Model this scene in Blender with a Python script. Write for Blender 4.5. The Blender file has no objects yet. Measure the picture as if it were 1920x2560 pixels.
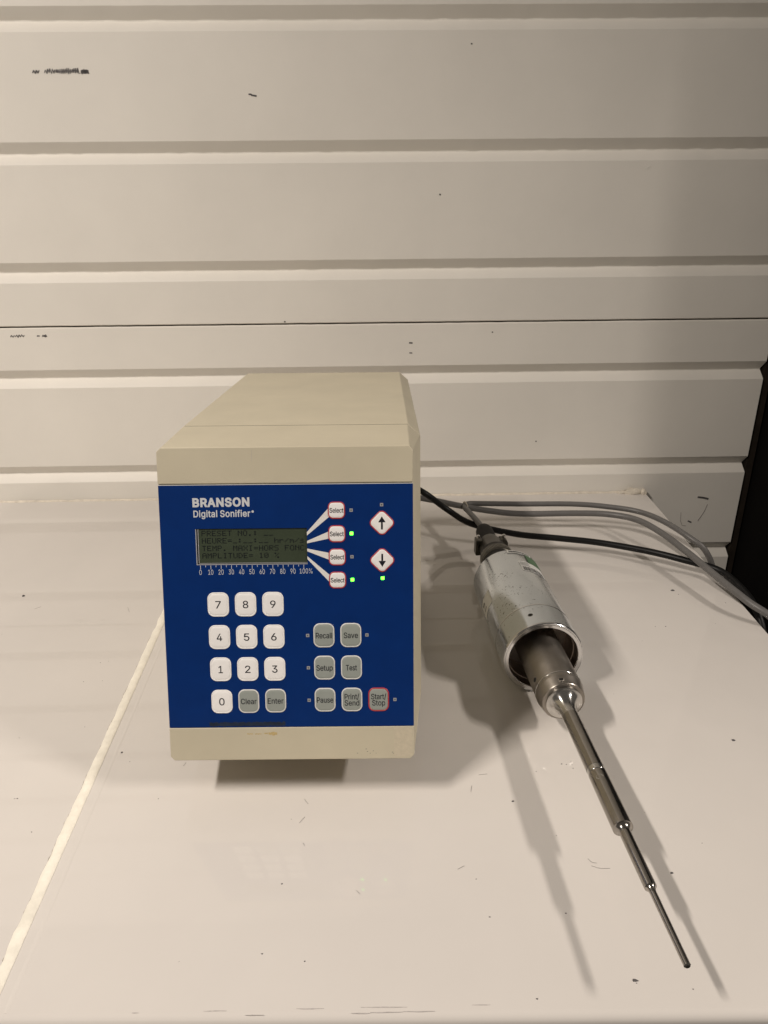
import bpy, bmesh, math, random
from mathutils import Vector, Matrix, noise, geometry

random.seed(11)
S = bpy.context.scene
COL = S.collection

# ------------------------------------------------------------------ camera
cam_data = bpy.data.cameras.new("camera")
cam = bpy.data.objects.new("camera", cam_data)
COL.objects.link(cam)
rt = Vector((0.99996, -0.00356, -0.00854))
fw = Vector((0.0, 0.92282, -0.38522)).normalized()
rt = (rt - fw * rt.dot(fw)).normalized()
up = rt.cross(fw)
M = Matrix((rt, up, -fw)).transposed().to_4x4()
M.translation = Vector((0.0, 0.0, 0.45674))
cam.matrix_world = M
cam_data.sensor_fit = 'VERTICAL'
cam_data.sensor_height = 24.0
cam_data.lens = 1780.6 / 2560 * 24.0
cam_data.clip_start = 0.01
cam_data.clip_end = 50
S.camera = cam

# ------------------------------------------------------------------ ambient light of the room
world = bpy.data.worlds.new("World")
S.world = world
world.use_nodes = True
bg = world.node_tree.nodes["Background"]
bg.inputs[0].default_value = (1.0, 0.90, 0.79, 1)
bg.inputs[1].default_value = 0.092

# ------------------------------------------------------------------ two ceiling lamps
def lamp(name, loc, aim, power, sx, sy, spread, colr):
    """a short tube lamp, long side running front to back"""
    d = bpy.data.lights.new(name, 'AREA')
    d.shape = 'RECTANGLE'
    d.size, d.size_y = sx, sy
    d.energy = power
    d.color = colr
    d.spread = math.radians(spread)
    o = bpy.data.objects.new(name, d)
    z = (Vector(loc) - Vector(aim)).normalized()
    y = Vector((0, 1, 0))
    y = (y - z * y.dot(z)).normalized()
    m = Matrix((y.cross(z), y, z)).transposed().to_4x4()
    m.translation = Vector(loc)
    o.matrix_world = m
    COL.objects.link(o)
lamp("ceiling_lamp", (-1.19, -0.17, 1.75), (-1.19, -0.17, 0.0), 42.0, 0.09, 0.50, 180, (1.0, 0.905, 0.815))
lamp("ceiling_lamp", (1.80, -0.17, 1.40), (0.10, 0.36, 0.0), 2.7, 0.09, 0.40, 58, (1.0, 0.905, 0.815))

S.view_settings.view_transform = 'Standard'
S.view_settings.look = 'None'
S.view_settings.exposure = 0.13
S.view_settings.gamma = 1.0
S.view_settings.use_curve_mapping = False
S.render.engine = 'CYCLES'
S.cycles.use_denoising = True
S.cycles.max_bounces = 8
S.cycles.sample_clamp_indirect = 6.0
S.cycles.caustics_reflective = True
S.cycles.blur_glossy = 0.3

# ------------------------------------------------------------------ materials
def mat(name, base, rough=0.5, metal=0.0, spec=0.5, coat=0.0, vary=0.0, vscale=30.0,
        bump=0.0, bscale=400.0, emit=None, estr=0.0, wave=0.0, wscale=4.0, rvary=0.0, aniso=0.0):
    m = bpy.data.materials.new(name)
    m.use_nodes = True
    nt = m.node_tree
    N, L = nt.nodes, nt.links
    b = N["Principled BSDF"]
    b.inputs["Base Color"].default_value = (*base, 1)
    b.inputs["Roughness"].default_value = rough
    b.inputs["Metallic"].default_value = metal
    b.inputs["Specular IOR Level"].default_value = spec
    b.inputs["Coat Weight"].default_value = coat
    b.inputs["Coat Roughness"].default_value = 0.08
    if emit:
        b.inputs["Emission Color"].default_value = (*emit, 1)
        b.inputs["Emission Strength"].default_value = estr
    tc = N.new("ShaderNodeTexCoord")
    if vary or rvary:
        n = N.new("ShaderNodeTexNoise")
        n.inputs["Scale"].default_value = vscale
        n.inputs["Detail"].default_value = 6
        n.inputs["Roughness"].default_value = 0.6
        L.new(tc.outputs["Object"], n.inputs["Vector"])
        if vary:
            r = N.new("ShaderNodeMapRange")
            r.inputs[1].default_value = 0.3
            r.inputs[2].default_value = 0.7
            r.inputs[3].default_value = 1 - vary
            r.inputs[4].default_value = 1 + vary
            L.new(n.outputs[0], r.inputs[0])
            mx = N.new("ShaderNodeMix")
            mx.data_type = 'RGBA'
            mx.blend_type = 'MULTIPLY'
            mx.inputs[0].default_value = 1
            mx.inputs[6].default_value = (*base, 1)
            L.new(r.outputs[0], mx.inputs[7])
            L.new(mx.outputs[2], b.inputs["Base Color"])
        if rvary:
            r2 = N.new("ShaderNodeMapRange")
            r2.inputs[1].default_value = 0.3
            r2.inputs[2].default_value = 0.7
            r2.inputs[3].default_value = rough
            r2.inputs[4].default_value = rough + rvary
            L.new(n.outputs[0], r2.inputs[0])
            L.new(r2.outputs[0], b.inputs["Roughness"])
    if aniso:                                        # lathe-turned finish around the part's long axis
        b.inputs["Anisotropic"].default_value = aniso
        b.inputs["Anisotropic Rotation"].default_value = 0.25
        tg = N.new("ShaderNodeTangent")
        tg.direction_type = 'RADIAL'
        tg.axis = 'Y'
        L.new(tg.outputs[0], b.inputs["Tangent"])
    prev = None
    if bump:
        n = N.new("ShaderNodeTexNoise")
        n.inputs["Scale"].default_value = bscale
        n.inputs["Detail"].default_value = 3
        L.new(tc.outputs["Object"], n.inputs["Vector"])
        bp = N.new("ShaderNodeBump")
        bp.inputs["Strength"].default_value = 1.0
        bp.inputs["Distance"].default_value = bump
        L.new(n.outputs[0], bp.inputs["Height"])
        prev = bp
    if wave:
        n = N.new("ShaderNodeTexNoise")
        n.inputs["Scale"].default_value = wscale
        n.inputs["Detail"].default_value = 1
        L.new(tc.outputs["Object"], n.inputs["Vector"])
        bp = N.new("ShaderNodeBump")
        bp.inputs["Strength"].default_value = 1.0
        bp.inputs["Distance"].default_value = wave
        L.new(n.outputs[0], bp.inputs["Height"])
        if prev:
            L.new(prev.outputs[0], bp.inputs["Normal"])
        prev = bp
    if prev:
        L.new(prev.outputs[0], b.inputs["Normal"])
    return m

def pitted(name, base, rough, lo, hi, scale=260.0, pit=(0.10, 0.09, 0.08)):
    """satin plated metal with small dark corrosion pits in patches"""
    m = mat(name, base, rough, metal=1.0, vary=0.03, vscale=40, rvary=0.05)
    nt = m.node_tree
    N, L = nt.nodes, nt.links
    b = N["Principled BSDF"]
    src = b.inputs["Base Color"].links[0].from_socket
    tc = N.new("ShaderNodeTexCoord")
    v = N.new("ShaderNodeTexNoise")
    v.inputs["Scale"].default_value = scale
    v.inputs["Detail"].default_value = 2
    L.new(tc.outputs["Object"], v.inputs["Vector"])
    p = N.new("ShaderNodeTexNoise")
    p.inputs["Scale"].default_value = 28
    L.new(tc.outputs["Object"], p.inputs["Vector"])
    add = N.new("ShaderNodeMath")
    add.operation = 'MULTIPLY_ADD'
    add.inputs[1].default_value = 0.45
    L.new(p.outputs[0], add.inputs[0])
    L.new(v.outputs[0], add.inputs[2])
    r = N.new("ShaderNodeMapRange")
    r.inputs[1].default_value = lo
    r.inputs[2].default_value = hi
    L.new(add.outputs[0], r.inputs[0])
    mx = N.new("ShaderNodeMix")
    mx.data_type = 'RGBA'
    L.new(r.outputs[0], mx.inputs[0])
    L.new(src, mx.inputs[6])
    mx.inputs[7].default_value = (*pit, 1)
    L.new(mx.outputs[2], b.inputs["Base Color"])
    return m

MT = dict(
    wall=mat("white_wall_paint", (0.79, 0.76, 0.70), 0.50, spec=0.3, vary=0.035, vscale=5, bump=0.00012, bscale=900, wave=0.0015, wscale=5),
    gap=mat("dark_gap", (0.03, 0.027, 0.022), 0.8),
    table=mat("white_enamel", (0.645, 0.612, 0.575), 0.01, vary=0.025, vscale=6, wave=0.00004, wscale=9, rvary=0.025),
    seal=mat("cream_sealant", (0.86, 0.82, 0.72), 0.55, vary=0.10, vscale=60, bump=0.0006, bscale=220),
    caulk=mat("old_caulk", (0.68, 0.62, 0.52), 0.6, vary=0.18, vscale=70, bump=0.0008, bscale=300),
    frame=mat("dark_brown_frame", (0.018, 0.013, 0.009), 0.7, spec=0.2, vary=0.3, vscale=40, bump=0.0005, bscale=120),
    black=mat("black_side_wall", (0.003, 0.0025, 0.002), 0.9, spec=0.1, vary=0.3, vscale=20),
    floor=mat("dark_floor", (0.05, 0.045, 0.04), 0.7, vary=0.2, vscale=8),
    beige=mat("beige_housing_paint", (0.545, 0.495, 0.372), 0.50, vary=0.045, vscale=18, bump=0.00010, bscale=2200),
    blue=mat("blue_membrane", (0.0008, 0.024, 0.140), 0.40, spec=0.22, vary=0.06, vscale=60, bump=0.00002, bscale=2500),
    white=mat("white_key", (0.88, 0.865, 0.85), 0.35, vary=0.015, vscale=120),
    grey=mat("grey_key", (0.30, 0.325, 0.30), 0.4, vary=0.03, vscale=120),
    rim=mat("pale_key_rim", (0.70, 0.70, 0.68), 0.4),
    red=mat("red_key_rim", (0.46, 0.035, 0.04), 0.4),
    ink=mat("black_ink", (0.006, 0.006, 0.012), 0.5),
    print_=mat("pale_print", (0.60, 0.62, 0.64), 0.5),
    wedge=mat("white_print", (0.78, 0.76, 0.73), 0.45),
    lcd=mat("lcd_glass", (0.046, 0.060, 0.038), 0.12, vary=0.12, vscale=45, spec=0.5),
    lcdink=mat("lcd_ink", (0.005, 0.007, 0.010), 0.3),
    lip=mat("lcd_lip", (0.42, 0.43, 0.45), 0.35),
    ledoff=mat("led_frame", (0.33, 0.33, 0.34), 0.4),
    leddark=mat("led_dark", (0.10, 0.10, 0.11), 0.4),
    ledon=mat("led_green", (0.25, 0.9, 0.1), 0.4, emit=(0.06, 1.0, 0.015), estr=9.0),
    rubber=mat("black_rubber", (0.012, 0.012, 0.012), 0.6),
    chrome=pitted("pitted_chrome", (0.72, 0.765, 0.80), 0.16, 0.915, 0.945, scale=420),
    polished=mat("polished_chrome", (0.74, 0.74, 0.74), 0.10, metal=1.0, rvary=0.08, vscale=90),
    inner=mat("cup_inside", (0.36, 0.30, 0.26), 0.40, metal=1.0, vary=0.15, vscale=40),
    steel=mat("dull_titanium", (0.36, 0.33, 0.295), 0.33, metal=1.0, vary=0.10, vscale=70, rvary=0.10, aniso=0.6),
    rod=mat("turned_titanium", (0.40, 0.375, 0.345), 0.17, metal=1.0, vary=0.08, vscale=90, rvary=0.06, aniso=0.4),
    bright=mat("bright_turned_metal", (0.62, 0.605, 0.58), 0.20, metal=1.0, vary=0.08, vscale=240, aniso=0.8),
    dark=mat("dark_hole", (0.008, 0.007, 0.006), 0.7),
    olive=mat("olive_connector", (0.065, 0.060, 0.048), 0.36, metal=0.7, vary=0.2, vscale=150),
    knurl=mat("worn_knurl", (0.26, 0.245, 0.21), 0.4, metal=0.7),
    boot=mat("black_boot", (0.010, 0.0095, 0.008), 0.65, spec=0.25, bump=0.0002, bscale=500),
    cblack=mat("black_cable", (0.004, 0.004, 0.004), 0.45, spec=0.3),
    cgrey=mat("grey_cable", (0.135, 0.13, 0.126), 0.42, vary=0.07, vscale=60),
    clear=mat("pale_tie", (0.62, 0.56, 0.46), 0.35),
    paper=mat("white_label", (0.84, 0.84, 0.81), 0.5, vary=0.04, vscale=200),
    green=mat("green_label", (0.085, 0.18, 0.09), 0.5, vary=0.06, vscale=200),
    mark=mat("dark_mark", (0.10, 0.095, 0.095), 0.7, vary=0.2, vscale=300),
    faint=mat("faint_mark", (0.40, 0.375, 0.35), 0.6, vary=0.2, vscale=300),
    scuff=mat("grey_scuff", (0.46, 0.43, 0.41), 0.4, vary=0.2, vscale=300),
    grime=mat("grey_grime", (0.42, 0.37, 0.30), 0.7, vary=0.3, vscale=200),
    pale=mat("pale_chip", (0.80, 0.78, 0.72), 0.6),
    stain=mat("yellow_stain", (0.50, 0.385, 0.18), 0.6, vary=0.2, vscale=500),
    tape=mat("tape_residue", (0.56, 0.50, 0.38), 0.42, vary=0.08, vscale=300, bump=0.0003, bscale=700),
    smear=mat("dark_smear", (0.010, 0.020, 0.045), 0.45, vary=0.4, vscale=160),
)

# ------------------------------------------------------------------ mesh helpers
ZERO = Vector((0, 0, 0))
def empty(name, loc, label=None, cat=None, group=None, kind=None):
    o = bpy.data.objects.new(name, None)
    o.location = loc
    o.empty_display_size = 0.02
    COL.objects.link(o)
    tag(o, label, cat, group, kind)
    return o
def tag(o, label=None, cat=None, group=None, kind=None):
    if label: o["label"] = label
    if cat: o["category"] = cat
    if group: o["group"] = group
    if kind: o["kind"] = kind
    return o
def origin(o):
    v = Vector(o.location)
    while o.parent:
        o = o.parent
        v += Vector(o.location)
    return v
def build(name, verts, faces, m, parent=None, smooth=None, loc=None, bevel=0.0):
    """verts in world space; the object's origin sits at loc (or the parent's)"""
    base = origin(parent) if parent else ZERO
    off = Vector(loc) if loc is not None else base
    top = parent
    while top and top.parent: top = top.parent
    rot = top.rotation_euler.to_matrix().inverted() if top else Matrix.Identity(3)
    me = bpy.data.meshes.new(name)
    me.from_pydata([tuple(rot @ (Vector(v) - off)) for v in verts], [], faces)
    bm = bmesh.new()
    bm.from_mesh(me)
    bmesh.ops.recalc_face_normals(bm, faces=bm.faces)
    bm.to_mesh(me)
    bm.free()
    me.materials.append(MT[m])
    if smooth is not None:
        for p in me.polygons:
            p.use_smooth = True
        me.set_sharp_from_angle(angle=math.radians(smooth))
    o = bpy.data.objects.new(name, me)
    COL.objects.link(o)
    if parent: o.parent = parent
    o.location = off - base
    if bevel:
        b = o.modifiers.new("bevel", 'BEVEL')
        b.width = bevel
        b.segments = 2
        b.limit_method = 'ANGLE'
        b.angle_limit = math.radians(25)
    return o
def loft(rings, cap0=True, cap1=True, closed=True):
    v, f = [], []
    n = len(rings[0])
    for r in rings: v += [Vector(p) for p in r]
    for k in range(len(rings) - 1):
        for i in range(n if closed else n - 1):
            j = (i + 1) % n
            f.append((k * n + i, k * n + j, (k + 1) * n + j, (k + 1) * n + i))
    if cap0: f.append(tuple(range(n)))
    if cap1: f.append(tuple((len(rings) - 1) * n + i for i in range(n)))
    return v, f
def join(*parts):
    v, f = [], []
    for pv, pf in parts:
        b = len(v)
        v += list(pv)
        f += [tuple(i + b for i in q) for q in pf]
    return v, f
def box(x0, x1, y0, y1, z0, z1):
    return loft([[(x0, y0, z), (x1, y0, z), (x1, y1, z), (x0, y1, z)] for z in (z0, z1)])
def rrect(cx, cy, w, h, r, n=6, rot=0.0):
    pts = []
    for sx, sy, a0 in ((1, 1, 0), (-1, 1, 90), (-1, -1, 180), (1, -1, 270)):
        for i in range(n + 1):
            a = math.radians(a0 + 90 * i / n)
            x = sx * (w / 2 - r) + r * math.cos(a)
            y = sy * (h / 2 - r) + r * math.sin(a)
            c, s = math.cos(rot), math.sin(rot)
            pts.append((cx + x * c - y * s, cy + x * s + y * c))
    return pts
def catmull(P, n=10):
    P = [Vector(p) for p in P]
    Q = [P[0] * 2 - P[1]] + P + [P[-1] * 2 - P[-2]]
    out = []
    for i in range(1, len(Q) - 2):
        a, b, c, d = Q[i - 1:i + 3]
        for k in range(n):
            t = k / n
            out.append(0.5 * ((2 * b) + (c - a) * t + (2 * a - 5 * b + 4 * c - d) * t * t + (3 * b - a - 3 * c + d) * t ** 3))
    out.append(P[-1])
    return out
def sweep(path, r, segs=12):
    n = len(path)
    T = [(path[min(i + 1, n - 1)] - path[max(i - 1, 0)]).normalized() for i in range(n)]
    ref = Vector((0, 0, 1)) if abs(T[0].z) < 0.9 else Vector((1, 0, 0))
    u = (ref - T[0] * ref.dot(T[0])).normalized()
    rings = []
    for i in range(n):
        u = (u - T[i] * u.dot(T[i])).normalized()
        w = T[i].cross(u)
        rr = r(i / (n - 1)) if callable(r) else r
        rings.append([path[i] + (u * math.cos(a) + w * math.sin(a)) * rr for a in [2 * math.pi * k / segs for k in range(segs)]])
    return loft(rings)

# ------------------------------------------------------------------ the wall of ribbed white sheets
WA = 0.01776
wx = Vector((math.cos(WA), math.sin(WA), 0))
wn = Vector((-math.sin(WA), math.cos(WA), 0))
WD = 1.1672
def wp(s, z, d=0.0):                      # s along the wall, d into the wall
    return wx * s + wn * (WD + d) + Vector((0, 0, z))
wall = empty("wall", (0, WD, 0), "ribbed white painted sheet wall behind the table", "wall", kind="structure")
def sheet(z_top, z_bot, lips, grooves, x1):
    prof = []
    if lips[0]: prof += [(z_top + 0.000, 0.012), (z_top, 0.0025), (z_top - 0.0015, 0.0)]
    else: prof += [(z_top, 0.0)]
    for g in grooves:
        prof += [(g + 0.0150, 0.0), (g + 0.0138, 0.0007), (g + 0.0008, 0.0120), (g - 0.0008, 0.0120), (g - 0.0138, 0.0007), (g - 0.0150, 0.0)]
    if lips[1]: prof += [(z_bot + 0.0015, 0.0), (z_bot, 0.0025), (z_bot, 0.012)]
    else: prof += [(z_bot, 0.0)]
    xs = [-1.25 + i * (x1 + 1.25) / 260 for i in range(261)]
    rings = []
    for z, d in prof:
        row = []
        for i, x in enumerate(xs):
            deep = d > 0.008 and lips is not None
            jz = noise.noise(Vector((x * 60, z * 9, 3))) * (0.0009 if deep and abs(d - 0.0120) < 1e-6 else 0.00025)
            jx = noise.noise(Vector((z * 45, 7, d * 90))) * 0.0008 if i == 260 else 0
            if i == 260 and deep: jx -= 0.0022
            row.append(wp(x + jx, z + jz, d))
        rings.append(row)
    return loft(rings, False, False, closed=False)
G = [0.7074 - 0.1646 * i for i in range(6)]
SEAM = 0.2966
def edgefold(vf, x1, prof_z0, prof_z1):
    return vf
v, f = sheet(1.45, SEAM + 0.0011, (False, True), [G[0] + 0.1646 * 3, G[0] + 0.1646 * 2, G[0] + 0.1646, G[0], G[1], G[2]], 0.6545)
build("panel", v, f, "wall", wall, smooth=24)
v, f = sheet(SEAM - 0.0011, -0.80, (True, False), [G[3], G[4], G[5], G[5] - 0.1646, G[5] - 0.3292], 0.6545)
build("panel", v, f, "wall", wall, smooth=24)
v, f = loft([[wp(-1.25, z, d), wp(0.652, z, d), wp(0.652, z, d + 0.01), wp(-1.25, z, d + 0.01)] for z, d in ((-0.8, 0.0135), (1.45, 0.0135))])
build("backing", v, f, "gap", wall)
v, f = loft([[wp(0.6575, z, 0.004), wp(0.668, z, 0.002), wp(0.676, z, 0.02), wp(0.656, z, 0.02)] for z in (-0.8, 1.45)])
build("door_frame", v, f, "frame", wall)

def wallmark(strokes, m, w=0.0012):
    v, f = [], []
    for st in strokes:
        for (a, b) in zip(st[:-1], st[1:]):
            p, q = Vector((a[0], a[1])), Vector((b[0], b[1]))
            d = (q - p).normalized()
            n = Vector((-d.y, d.x)) * w * 0.5 * random.uniform(0.7, 1.4)
            p2, q2 = p - d * w * 0.2, q + d * w * 0.2
            k = len(v)
            v += [wp(*(p2 + n), -0.0004), wp(*(q2 + n), -0.0004), wp(*(q2 - n), -0.0004), wp(*(p2 - n), -0.0004)]
            v += [wp(*(p2 + n), 0.0003), wp(*(q2 + n), 0.0003), wp(*(q2 - n), 0.0003), wp(*(p2 - n), 0.0003)]
            f += [(k, k + 1, k + 2, k + 3), (k, k + 1, k + 5, k + 4), (k + 2, k + 3, k + 7, k + 6), (k + 1, k + 2, k + 6, k + 5), (k, k + 3, k + 7, k + 4)]
    return build("scuff_mark", v, f, m, wall)
def zig(x0, x1, z, a, n):
    return [(x0 + (x1 - x0) * i / n, z + (a if i % 2 else -a) * random.uniform(0.5, 1.2)) for i in range(n + 1)]
wallmark([zig(-0.4655, -0.456, 0.6455, 0.0017, 5)], "mark", 0.0016)
wallmark([zig(-0.449, -0.431, 0.646, 0.0026, 11), zig(-0.433, -0.401, 0.646, 0.0030, 26)], "mark", 0.0011)
wallmark([zig(-0.3985, -0.390, 0.6455, 0.0026, 9), zig(-0.394, -0.3875, 0.645, 0.0022, 8)], "mark", 0.0012)
wallmark([[(-0.1661, 0.6163), (-0.163, 0.6163), (-0.1595, 0.6148), (-0.1555, 0.6142)], [(-0.163, 0.6158), (-0.1612, 0.6145)]], "mark", 0.0016)
wallmark([zig(-0.5717, -0.5497, 0.2833, 0.0018, 11), zig(-0.5295, -0.526, 0.283, 0.001, 3), zig(-0.5215, -0.5145, 0.283, 0.0016, 6)], "mark", 0.0011)
for x, z, l in ((-0.1345, 0.3009, 0.0018), (0.0666, 0.2652, 0.0050), (0.0667, 0.2491, 0.0042), (0.1982, 0.2807, 0.0016), (0.2823, 0.0963, 0.0014), (0.1092, 0.4841, 0.0016), (0.1492, 0.6762, 0.0015)):
    wallmark([[(x - l / 2, z), (x + l / 2, z - 0.0003)]], "mark", 0.0016)
wallmark([[(0.4160, 0.5165), (0.4190, 0.5183), (0.4215, 0.5205)]], "pale", 0.0016)
wallmark([[(0.5795, -0.0115), (0.589, -0.0128), (0.5981, -0.0152)]], "mark", 0.0030)
wallmark([[(0.5984, -0.0259), (0.5955, -0.038), (0.590, -0.0505), (0.5863, -0.0576)]], "faint", 0.0014)
wallmark([[(0.569, -0.0575), (0.5745, -0.0602)]], "mark", 0.0034)
wallmark([[(0.5532, -0.0406), (0.555, -0.0571), (0.559, -0.066), (0.566, -0.067)]], "faint", 0.0007)

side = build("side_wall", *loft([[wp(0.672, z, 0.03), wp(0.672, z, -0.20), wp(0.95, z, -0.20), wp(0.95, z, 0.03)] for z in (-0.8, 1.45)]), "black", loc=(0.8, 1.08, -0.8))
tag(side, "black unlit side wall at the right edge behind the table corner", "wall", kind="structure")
fl = build("floor", *box(-1.4, 0.9, -0.6, 1.20, -0.82, -0.801), "floor", loc=(0, 0.4, -0.8))
tag(fl, "dark floor below the white table", "floor", kind="structure")

# ------------------------------------------------------------------ the table
table = empty("table", (0, 0.7, -0.80), "glossy white table of two boards with a cream sealed joint", "table")
def lerp(a, b, t): return a + (b - a) * t
def jx(y): return -0.2731 + (0.751 - y) * 0.0480            # joint line
def ex_(y): return 0.4610 - (1.1749 - y) * 0.0281           # right edge
Y0 = 0.2835
def yback(x): return WD + 0.01776 * x - 0.0006
def slab(xa, xb, name, rad=0.006, th=0.034):
    ys = [None, None] + [Y0 + rad * (1 - math.cos(math.radians(a))) for a in (90, 68, 45, 22, 0)]
    rows = []
    n = 40
    # cross-section from bottom front up over the rounded front edge and back to the wall
    sec = [(Y0, -th)] + [(Y0 + rad * (1 - math.cos(math.radians(a))), -rad + rad * math.sin(math.radians(a))) for a in (0, 18, 36, 54, 72, 90)]
    back = [(1.0, 0.0), (1.0, -th)]
    rings = []
    for i in range(n + 1):
        t = i / n
        ring = []
        for y, z in sec:
            ring.append((lerp(xa(y), xb(y), t), y, z))
        xx = lerp(xa(1.16), xb(1.16), t)
        yb = yback(xx)
        ring += [(xx, yb, 0.0), (xx, yb, -th)]
        rings.append(ring)
    v, f = loft(rings)
    return build(name, v, f, "table", table, smooth=40, bevel=0)
slab(lambda y: -1.15, lambda y: jx(y) - 0.0035, "board")
slab(lambda y: jx(y) + 0.0035, ex_, "board")
# sealed joint: a low uneven bead
rings = []
N_ = 150
for i in range(N_ + 1):
    y = lerp(Y0 + 0.006, 1.10, i / N_)
    wl = 0.0048 + 0.0016 * noise.noise(Vector((y * 60, 1, 0))) + 0.0007 * noise.noise(Vector((y * 260, 5, 0)))
    wr = 0.0040 + 0.0004 * noise.noise(Vector((y * 90, 9, 0)))
    c = jx(y)
    hh = 0.0011 + 0.0003 * noise.noise(Vector((y * 45, 2, 7)))
    rings.append([(c - wl, y, 0.0), (c - wl, y, 0.0003), (c - wl * 0.55, y, hh), (c + wr * 0.55, y, hh), (c + wr, y, 0.0003), (c + wr, y, 0.0), (c + 0.003, y, -0.012), (c - 0.003, y, -0.012)])
build("joint_sealant", *loft(rings), "seal", table, smooth=45)
# grime caught along the edge of the bead
v, f = [], []
for i in range(N_ * 3):
    y = lerp(Y0 + 0.008, 0.78, i / (N_ * 3))
    n1 = noise.noise(Vector((y * 40, 4, 4))) + 0.5 * noise.noise(Vector((y * 300, 1, 9)))
    if n1 < 0.12: continue
    wl = 0.0048 + 0.0016 * noise.noise(Vector((y * 60, 1, 0))) + 0.0007 * noise.noise(Vector((y * 260, 5, 0)))
    x1 = jx(y) - wl + 0.0002
    w = 0.0004 + 0.0007 * n1
    k = len(v)
    dy = 0.0012
    v += [(x1 - w, y, 0.00003), (x1, y - dy, 0.00003), (x1, y + dy, 0.00003), (x1 - w * 0.3, y, 0.0005), (x1, y, 0.0006)]
    f += [(k, k + 1, k + 4, k + 3), (k, k + 2, k + 4, k + 3), (k, k + 1, k + 2)]
tag(build("joint_grime", v, f, "grime", table), kind="stuff")
rings = []
for i in range(61):
    y = lerp(Y0 + 0.006, 0.80, i / 60)
    c = jx(y) + 0.0125
    rings.append([(c - 0.0016, y, -0.0005), (c - 0.0016, y, 0.00001), (c, y, 0.00022), (c + 0.0016, y, 0.00001), (c + 0.0016, y, -0.0005)])
build("board_ridge", *loft(rings), "table", table, smooth=60)
# caulk along the wall
rings = []
for i in range(161):
    x = lerp(-1.1, 0.452, i / 160)
    yb = yback(x)
    w = 0.0034 + 0.0016 * noise.noise(Vector((x * 40, 3, 1)))
    h = 0.0028 + 0.0014 * noise.noise(Vector((x * 50, 8, 2)))
    rings.append([(x, yb, -0.001), (x, yb, h), (x, yb - w * 0.4, h * 0.5), (x, yb - w, 0.0003), (x, yb - w, -0.001)])
build("wall_caulk", *loft(rings), "caulk", table, smooth=60)
# lump of old filler at the back corner
def blob(c, sx, sy, sz, seed, nu=14, nv=8):
    rings = []
    for j in range(nv + 1):
        ph = -math.pi / 2 + math.pi * (j + 0.02) / (nv + 0.04)
        ring = []
        for i in range(nu):
            th = 2 * math.pi * i / nu
            d = Vector((math.cos(ph) * math.cos(th), math.cos(ph) * math.sin(th), math.sin(ph)))
            k = 1 + 0.45 * noise.noise(d * 2.2 + Vector((seed, seed * 2, 0)))
            ring.append((c[0] + d.x * sx * k, c[1] + d.y * sy * k, max(c[2] + d.z * sz * k, c[2] - 0.001)))
        rings.append(ring)
    return loft(rings)
build("corner_filler", *join(blob((0.438, yback(0.44) - 0.006, 0.001), 0.016, 0.006, 0.009, 3), blob((0.456, yback(0.45) - 0.007, 0.001), 0.006, 0.006, 0.008, 9), blob((0.420, yback(0.42) - 0.004, 0.001), 0.009, 0.004, 0.004, 5)), "caulk", table, smooth=60)
# scuffs along the front edge
v, f = [], []
for xa, y, xb in ((-0.0114, 0.2882, 0.0087), (-0.0229, 0.2877, -0.0114), (0.0087, 0.2885, 0.0288), (-0.0172, 0.2913, 0.0117), (-0.0576, 0.2908, -0.0403), (0.0522, 0.2921, 0.0638), (-0.1152, 0.2899, -0.1008), (-0.0887, 0.2872, -0.0772), (-0.1596, 0.2892, -0.1553)):
    n = 8
    pts = []
    for i in range(n + 1):
        t = i / n
        x = lerp(xa, xb, t)
        w = 0.0003 * math.sin(math.pi * min(max(t, 0.04), 0.96)) ** 0.5 * random.uniform(0.5, 1.3)
        yy = y + 0.0003 * noise.noise(Vector((x * 90, y * 100, 0)))
        pts.append([(x, yy - w, 0.00005), (x, yy + w, 0.00005), (x, yy + w, 0.00022), (x, yy - w, 0.00022)])
    build("scuff_mark", *loft(pts), "scuff", table)
# four legs, off camera below
for x, y in ((-1.1, 0.34), (0.38, 0.34), (-1.1, 1.10), (0.40, 1.10)):
    build("leg", *box(x - 0.025, x + 0.025, y - 0.025, y + 0.025, -0.80, -0.034), "table", table)

# ------------------------------------------------------------------ the generator box
XC, YF, ZB, AL, FL, BE = -0.07694, 0.46187, 0.04428, 0.27221, 0.25621, 0.05943
FO = Vector((XC, YF, ZB))
UX = Vector((1, 0, 0))
UU = Vector((0, math.sin(AL), math.cos(AL)))
UN = Vector((0, -math.cos(AL), math.sin(AL)))
TD = Vector((0, math.cos(BE), -math.sin(BE)))
def FP(u, v, h=0.0):                      # mm on the front face, h in mm outwards
    return FO + UX * (u / 1000 - 0.1) + UU * (v / 1000) + UN * (h / 1000)
gen = empty("ultrasonic_generator", (XC, YF + 0.2, 0.0), "beige tabletop ultrasonic generator box with blue keypad front and small display", "lab instrument")
FLm = FL * 1000
def octo(hw, v0, v1, cu, cv):
    return [(100 - hw + cu, v0), (100 + hw - cu, v0), (100 + hw, v0 + cv), (100 + hw, v1 - cv), (100 + hw - cu, v1), (100 - hw + cu, v1), (100 - hw, v1 - cv), (100 - hw, v0 + cv)]
front = octo(100, 0, FLm, 3.2, 3.4)
rear = octo(109.6, 0.0, FLm, 11.0, 10.0)
SD = 0.0778
REC = 1.2
ringA = [FP(u, v, -REC) for u, v in front]
ringB = [FP(u, v) + TD * SD for u, v in rear]
build("bezel", *loft([ringA, ringB]), "beige", gen, bevel=0.0007, smooth=30)
inner = octo(109.25, 0.35, FLm - 0.35, 10.9, 9.9)
build("seam_gap", *loft([[FP(u, v) + TD * d for u, v in inner] for d in (SD - 0.0005, SD + 0.006)]), "gap", gen)
ringC = [FP(u, v) + TD * (SD + 0.0021) for u, v in rear]
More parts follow.
